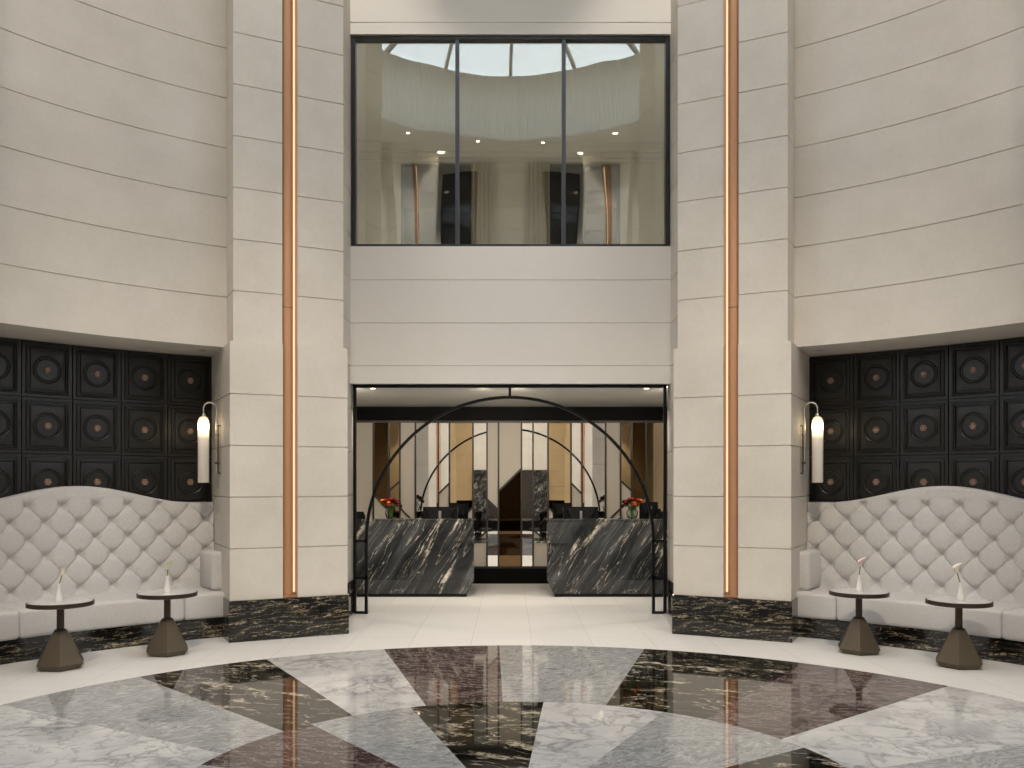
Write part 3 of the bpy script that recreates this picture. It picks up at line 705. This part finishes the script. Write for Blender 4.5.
def make_banquette():
    t = thing('banquette_sofa', 'pale grey button-tufted curved banquette in the left alcove', 'sofa', pol(CR, -45), RAD(45), 'curved tufted banquettes')
    q = MB(); sweep(q, [(5.475, 0), (5.475, .205), (6.1, .205), (6.1, 0)], CR, -12.85, 12.85, 40); tag(q.build('plinth', M['plinth_marble'], t, smooth=30), 'black and gold veined marble plinth')
    # seat cushions
    def rprof(r0, r1, z0, z1, c, k=5):
        P = []
        for (cx_, cz_, a0) in ((r1-c, z1-c, 0), (r0+c, z1-c, 90), (r0+c, z0+c, 180), (r1-c, z0+c, 270)):
            for i in range(k + 1):
                a = RAD(a0 + 90*i/k); P.append((cx_ + c*cos(a), cz_ + c*sin(a)))
        return P
    def cushion(name, r0, r1, z0, z1, a0, a1, n, c=.03, lab=None):
        q = MB(); rings = []; dg = DEG(1/5.6); e = c
        sts = [(a0, e), (a0 + e*.3*dg, e*.3), (a0 + e*dg, 0)] + [(a0 + e*dg + (a1 - a0 - 2*e*dg)*i/n, 0) for i in range(1, n)] + [(a1 - e*dg, 0), (a1 - e*.3*dg, e*.3), (a1, e)]
        for a, ins in sts:
            rings.append([cyl(r, a, z) for r, z in rprof(r0 + ins*.6, r1 - ins*.6, z0 + ins*.6, z1 - ins*.6, max(.008, c - ins*.4))])
        q.loft(rings); return q.build(name, M['fabric'], t, smooth=50)
    for a0, a1, n in ((-12.75, -8.03, 12), (-7.99, 7.99, 40), (8.03, 12.75, 12)): cushion('seat_cushion', 5.43, 6.14, .207, .462, a0, a1, n, .035)
    # armrests
    for s in (-1, 1):
        a0, a1 = (s*12.85, s*11.35) if s < 0 else (s*11.35, s*12.85)
        cushion('armrest', 5.62, 6.10, .463, .87, a0, a1, 6, .045)
    # tufted back
    PITCH, RZ, Z1 = 3.0, .1634, 1.362
    def top(a): 
        d = abs(a); return 1.38 + (.18*(.5 + .5*cos(pi*d/11)) if d < 11 else 0)
    NA, NZ = 430, 150; q = MB(); A0 = 12.85
    def surf(a, z):
        base = 6.085 + (z - .46)*.055
        p = a/PITCH; k = (Z1 + RZ - z)/RZ; A = p + k/2; B = p - k/2
        da = abs(A - round(A)); db = abs(B - round(B))
        pil = .74*(sin(pi*da)*sin(pi*db))**.52 + .26*min(1, min(da, db)/.045)**.8
        fr = 0
        if k < 1: fr = min(1, (1 - k)/.55)
        if k > 6: fr = min(1, (k - 6)/.6)
        # above the first and below the last row only short pleats run on from each button
        if fr > 0:
            off = .5 if (k < 1) else 0
            pp = p + off; dp = abs(pp - round(pp)); pl = min(1, .35 + .65*dp/.10)
            pil = pil*(1 - fr) + fr*(.55 + .40*pl)
        h = .034*pil
        kk = round(k)
        if 1 <= kk <= 6:
            pp = p + (.5 if kk % 2 else 0); dx = (pp - round(pp))*PITCH*RAD(1)*6.1; dz = (k - kk)*RZ
            rr2 = dx*dx + dz*dz; h -= .048*math.exp(-rr2/(.040**2))
        return base - h
    ed = .035
    grid = []
    for i in range(NA + 1):
        a = -A0 + 2*A0*i/NA; zt = top(a); col = []
        for j in range(NZ + 1):
            z = .43 + (zt - .43)*j/NZ; r = surf(a, z)
            u = zt - z
            if u < ed: r += ed*(1 - sqrt(max(0, 1 - ((ed - u)/ed)**2)))
            e = (A0 - abs(a))*RAD(1)*6.1
            if e < .02: r += .02*(1 - sqrt(max(0, 1 - ((.02 - e)/.02)**2)))
            col.append(cyl(r, a, z))
        for k in range(1, 4): col.append(cyl(6.085 + .06 + (6.26 - 6.145)*k/3, a, zt - (.006 if k == 3 else 0)))
        col.append(cyl(6.26, a, .43))
        grid.append(col)
    q.loft(grid); q.build('backrest', M['fabric'], t, smooth=60)
    m = MB(); m.lathe([(.013, 0), (.013, .003), (.009, .0075), (.002, .009)], 10); proto = None
    for k in range(1, 7):
        z = Z1 - RZ*(k - 1)
        for n_ in range(-5, 6):
            a = (n_ - (.5 if k % 2 else 0))*PITCH
            if abs(a) > 12.4: continue
            if proto is None:
                proto = m.build('button', M['fabric'], t, smooth=50); o = proto
            else:
                o = proto.copy(); COL.objects.link(o)
            o.location = cyl(surf(a, z) + .001, a, z); o.rotation_euler = (RAD(90), 0, -RAD(a))
    return t
sofa = make_banquette()
s2 = copy_tree(sofa); s2.location = pol(CR, 45); s2.rotation_euler.z = -RAD(45); s2['label'] = 'pale grey button-tufted curved banquette in the right alcove'

def sconce(sg, label):
    # sits on the alcove-side face of the pillar; local x = away from that face, local y = outward
    a = RAD(26.5)*sg; tan = Vector((cos(a), -sin(a), 0)); out = Vector((sin(a), cos(a), 0))
    base = pol(5.0, 26.5*sg) + tan*(sg*.60) + out*.66
    t = thing('wall_sconce', label, 'wall lamp', base + Vector((0,0,1.60)), -a, 'pillar wall sconces')
    X = lambda x: sg*x
    q = MB(); q.lathe([(.002, .0), (.053, .0), (.0565, .004), (.0565, .62), (.052, .655), (.040, .682), (.020, .692), (.002, .693)], 32, (0,0,0)); o = q.build('glass_shade', M['lamp_glass'], t, smooth=50, loc=(X(.17), 0, -.007)); tag(o, 'frosted white glass tube shade, glowing at its top')
    q = MB(); q.lathe([(.022, .684), (.024, .70), (.018, .715), (.008, .722)], 20, (X(.17), 0, 0)); q.build('cap', M['chrome'], t, smooth=50)
    pts = [(X(.17), 0, .71), (X(.17), 0, .77)]
    for i in range(1, 13):
        an = pi*i/12; pts.append((X(.17 - .065 + .065*cos(an)), 0, .77 + .065*sin(an)))
    pts += [(X(.04), 0, .60), (X(.04), 0, .10)]
    q = MB(); q.tube(pts, .0085, 10); q.build('arm', M['chrome'], t, smooth=50)
    q = MB(); q.tube([(X(.026), -.022, .085), (X(.026), -.022, .60)], .008, 10); q.tube([(X(.0), -.022, .092), (X(.03), -.022, .092)], .008, 8); q.tube([(X(.0), -.022, .593), (X(.03), -.022, .593)], .008, 8); q.build('wall_rail', M['nickel'], t, smooth=50)
    for z in (.20, .50):
        q = MB(); q.tube([(X(.02), -.026, z), (X(.045), .006, z)], .012, 10); q.build('clip', M['nickel'], t, smooth=50)
sconce(-1, 'tubular glass wall sconce glowing beside the left alcove'); sconce(1, 'tubular glass wall sconce glowing beside the right alcove')

# ------------------------------------------------------------------ tables and bud vases
def table(x, y, rz, label):
    t = thing('side_table', label, 'table', (x, y, 0), rz, 'round bronze side tables'); t.scale = (1, 1, 1.02)
    q = MB(); H = lambda r, z: [(r*cos(2*pi*i/6), r*sin(2*pi*i/6), z) for i in range(6)]
    q.loft([H(.165, 0), H(.208, .05), H(.062, .315)]); q.build('base', M['bronze_metal'], t, bevel=.0015)
    q = MB(); q.lathe([(.05, .308), (.05, .325), (.034, .333), (.03, .335), (.03, .528)], 24); q.build('stem', M['rim_bronze'], t, smooth=40)
    q = MB(); q.lathe([(.02, .524), (.252, .526), (.266, .530), (.266, .546), (.2625, .548), (.2625, .551), (.266, .553), (.266, .563), (.263, .5655), (.257, .5655), (.257, .560), (.02, .560)], 64); q.build('rim', M['rim_bronze'], t, smooth=30)
    q = MB(); q.lathe([(.001, .5605), (.2565, .5605), (.2565, .5665), (.001, .5665)], 64); tag(q.build('table_top', M['table_white'], t, smooth=30), 'pale round inset top')
    return t
TB = [(-3.915, 7.83, RAD(-65), 'round bronze side table nearest the left edge, hexagonal base'), (-3.23, 8.47, RAD(-9), 'round bronze side table beside the left pillar, hexagonal base'),
      (3.31, 8.55, RAD(12), 'round bronze side table beside the right pillar, hexagonal base'), (3.94, 7.91, RAD(64), 'round bronze side table nearest the right edge, hexagonal base')]
for k, (x, y, rz, lab) in enumerate(TB): table(x*.987, y*.987, rz, lab)
def bud_vase(x, y, lean, col, pos, fname, hgt):
    t = thing('bud_vase', 'small white ceramic bud vase on the %s' % pos, 'vase', (x*.987, y*.987, .5779), 0, 'white bud vases')
    q = MB(); q.lathe([(.002, 0), (.030, 0), (.033, .006), (.030, .03), (.020, .075), (.0135, .115), (.013, .14), (.017, .155), (.0135, .155), (.010, .14), (.010, .12), (.002, .11)], 28); q.build('body', M['white_ceramic'], t, smooth=60)
    f = thing('calla_lily', '%s calla lily in the vase on the %s' % (fname, pos), 'flower', (x*.987, y*.987, .5779 + .112), 0, 'calla lilies in the bud vases')
    pts = [(0,0,0), (lean*.15, 0, .05), (lean*.5, -.005, hgt*.55), (lean, -.01, hgt)]
    q = MB(); q.tube(pts, [.0045,.0045,.005,.006], 8); q.build('stem', M['stem_green'], f, smooth=60)
    q = MB(); rings = []; n_ = 20; tp = Vector(pts[-1])
    for (r, z, fl_) in ((.006, -.012, 0), (.013, .006, 0), (.019, .025, .15), (.025, .043, .5), (.036, .055, 1.)):
        rg = []
        for i in range(n_):
            a = 2*pi*i/n_; k = 1 + .35*fl_*cos(a); rg.append(tp + Vector((r*k*cos(a) + lean*.25*z/.05, r*.8*sin(a), z + fl_*.022*cos(a))))
        rings.append(rg)
    q.loft(rings + [[tp + (p - tp)*.86 + Vector((0,0,.004)) for p in rings[k]] for k in (4, 3, 2)], caps=False); q.build('bloom', M[col], f, smooth=70)
    q = MB(); q.tube([tp + Vector((0,0,.01)), tp + Vector((lean*.15,0,.045))], [.004,.003], 8); q.build('spadix', M['petal_lime'], f, smooth=60)
bud_vase(-3.915, 7.80, .035, 'petal_cream', 'table nearest the left edge', 'cream', .125); bud_vase(-3.22, 8.44, .012, 'petal_lime', 'table beside the left pillar', 'pale green', .115)
bud_vase(3.30, 8.52, .008, 'petal_pink', 'table beside the right pillar', 'pale pink', .13); bud_vase(3.94, 7.88, -.035, 'petal_cream', 'table nearest the right edge', 'cream and pink', .135)

# ------------------------------------------------------------------ fireplace on the back wall, seen in the mirrors
fp = thing('fireplace', 'dark marble surround with herringbone back, reflected in the screen', 'fireplace', (0, CY - (YF - CY), 0))
q = MB(); q.box((-1.25, .001, 0), (-.72, .22, 2.0)); q.box((.72, .001, 0), (1.25, .22, 2.0)); q.build('surround', M['surround_marble'], fp, bevel=.006)
q = MB(); q.box((-.72, .001, .42), (.72, .08, 2.0)); q.build('back_panel', M['herringbone'], fp)
q = MB(); q.box((-1.0, .221, 0), (1.0, .55, .34)); q.box((-.72, .001, 0), (.72, .221, .34)); q.build('hearth', M['black_wood'], fp, bevel=.006)

# ------------------------------------------------------------------ ceiling lamps and daylight
def downlight(loc, label, energy, cone, group, tilt=(0,0,0), rad=.05, col=(1,.90,.78), lens='downlight', aim=None, soft=.05, blend=.7):
    t = thing('ceiling_downlight', label, 'ceiling light', loc, 0, group)
    q = MB(); q.lathe([(rad, -.004), (rad*1.35, -.004), (rad*1.35, -.001), (rad, -.001), (rad, -.004)], 20, caps=False); q.build('trim_ring', M['ceiling_white'], t)
    q = MB(); q.lathe([(.001, -.003), (rad, -.003), (rad, -.0015), (.001, -.0015)], 20); q.build('lens', M[lens], t)
    if energy:
        l = bpy.data.lights.new('downlight_beam', 'SPOT'); l.energy = energy; l.spot_size = RAD(cone); l.spot_blend = blend; l.color = col; l.shadow_soft_size = soft
        o = bpy.data.objects.new('downlight_beam', l); COL.objects.link(o); o.parent = t; o.location = (0,0,-.02-soft*.5); o.rotation_euler = tilt
        if aim: o.rotation_euler = (Vector(aim) - Vector(loc)).to_track_quat('-Z', 'Y').to_euler()
for k in range(16):
    a = 11.25 + 22.5*k; lab = 'small downlight in the round soffit above the hall, reflected in the window'
    if k in (7, 8): downlight(pol(4.15, a, TOP), lab, 2300, 40, 'soffit downlights', aim=((2.15 if k == 7 else -2.15), 9.1, .6), col=(1,.86,.70), soft=.22, blend=1.)  # strong warm beam across the hall, added to brighten the lower front pillars
    elif k in (0, 15): downlight(pol(4.15, a, TOP), lab, 2300, 46, 'soffit downlights', aim=((1.6 if k == 0 else -1.6), -1.0, 1.6), col=(1,.87,.70), soft=.15, blend=1.)  # strong warm beam added to brighten the back wall for the mirrors
    else: downlight(pol(4.15, a, TOP), lab, 120, 110, 'soffit downlights')
for a in (-160, 160, -20, 20):
    downlight(pol(4.95, a, TOP), 'bright downlight in the soffit in front of a pillar, reflected in the window', 420 if abs(a) > 90 else 250, 70, 'pillar downlights', rad=.08, tilt=(RAD(12), 0, -RAD(a)))
def dl2(x, y, lab, e=60, cone=120, z=2.785, r=.035, tilt=(0,0,0)): downlight((x, y, z), lab, e, cone, 'reception ceiling downlights', tilt=tilt, rad=r, col=(1,.88,.72))
dl2(-1.74, 11.38, 'small downlight in the portal ceiling above the left desk', 50); dl2(1.72, 11.38, 'small downlight in the portal ceiling above the right desk', 50)
for x in (-1.95, -.35, .1, 1.95): dl2(x, 11.2, 'adjustable downlight just behind the portal head, turned to the mirrored screen', 95, 110, tilt=(RAD(52),0,0))  # unseen lamps added to light the screen from the front
for s_, nm in ((-1, 'left'), (1, 'right')):  # unseen uplights added to brighten the room behind the window
    t = thing('floor_uplight', 'small black uplight on the upper room floor, %s half' % nm, 'floor light', (s_*1.5, 12.3, 4.40), 0, 'upper room uplights')
    q = MB(); q.lathe([(.001, 0), (.09, 0), (.09, .12), (.075, .12), (.07, .09), (.001, .09)], 24); q.build('body', M['black_metal'], t, smooth=40)
    l = bpy.data.lights.new('uplight_beam', 'POINT'); l.energy = 34; l.color = (1,.90,.74); l.shadow_soft_size = .05
    o = bpy.data.objects.new('uplight_beam', l); COL.objects.link(o); o.parent = t; o.location = (0, 0, .18)
for a, lab in ((-34, 'small downlight in the left alcove soffit'), (34, 'small downlight in the right alcove soffit')):
    downlight(pol(5.85, a, 2.997), lab, 0, 90, 'alcove downlights', rad=.035, lens='lens_off')
ld = bpy.data.lights.new('skylight_portal', 'AREA'); ld.shape = 'DISK'; ld.size = 7.6; ld.energy = 1; ld.cycles.is_portal = True
lo = bpy.data.objects.new('skylight_portal', ld); COL.objects.link(lo); lo.location = (0, CY, 11.14)

wd = bpy.data.worlds.new('overcast_sky'); S.world = wd; wd.use_nodes = True; nt = wd.node_tree; bg = nt.nodes['Background']
v = coords(nt, kind='Generated', scale=(1,1,1)); n = noise(nt, v, 3, 5)
c = ramp(nt, n.outputs['Fac'], [(.3, (.90,.925,.98)), (.65, (.985,.98,1.))])
tc = N(nt, 'ShaderNodeTexCoord'); sp = N(nt, 'ShaderNodeSeparateXYZ'); L(nt, tc.outputs['Generated'], sp.inputs[0])
c = mix(nt, ramp(nt, sp.outputs['Z'], [(.0, 0.), (.02, 1.)]), (.30,.29,.27), c); L(nt, c, bg.inputs['Color']); bg.inputs['Strength'].default_value = 2.45

# ------------------------------------------------------------------ camera
cd = bpy.data.cameras.new('camera'); co = bpy.data.objects.new('camera', cd); COL.objects.link(co)
co.location = (0, 0, 1.6); co.rotation_euler = (RAD(90), 0, 0)
cd.sensor_width = 36; cd.lens = 900/1024*36; cd.shift_x = (512 - 510.5)/1024; cd.shift_y = (482 - 384)/1024; cd.clip_start = .02
S.camera = co
S.view_settings.view_transform = 'Standard'; S.view_settings.look = 'None'; S.view_settings.exposure = -.08; S.view_settings.gamma = 1; S.view_settings.use_curve_mapping = False
S.cycles.max_bounces = 12; S.cycles.diffuse_bounces = 9; S.cycles.glossy_bounces = 6; S.cycles.transparent_max_bounces = 12
S.cycles.caustics_reflective = False; S.cycles.caustics_refractive = False; S.cycles.sample_clamp_indirect = 6.
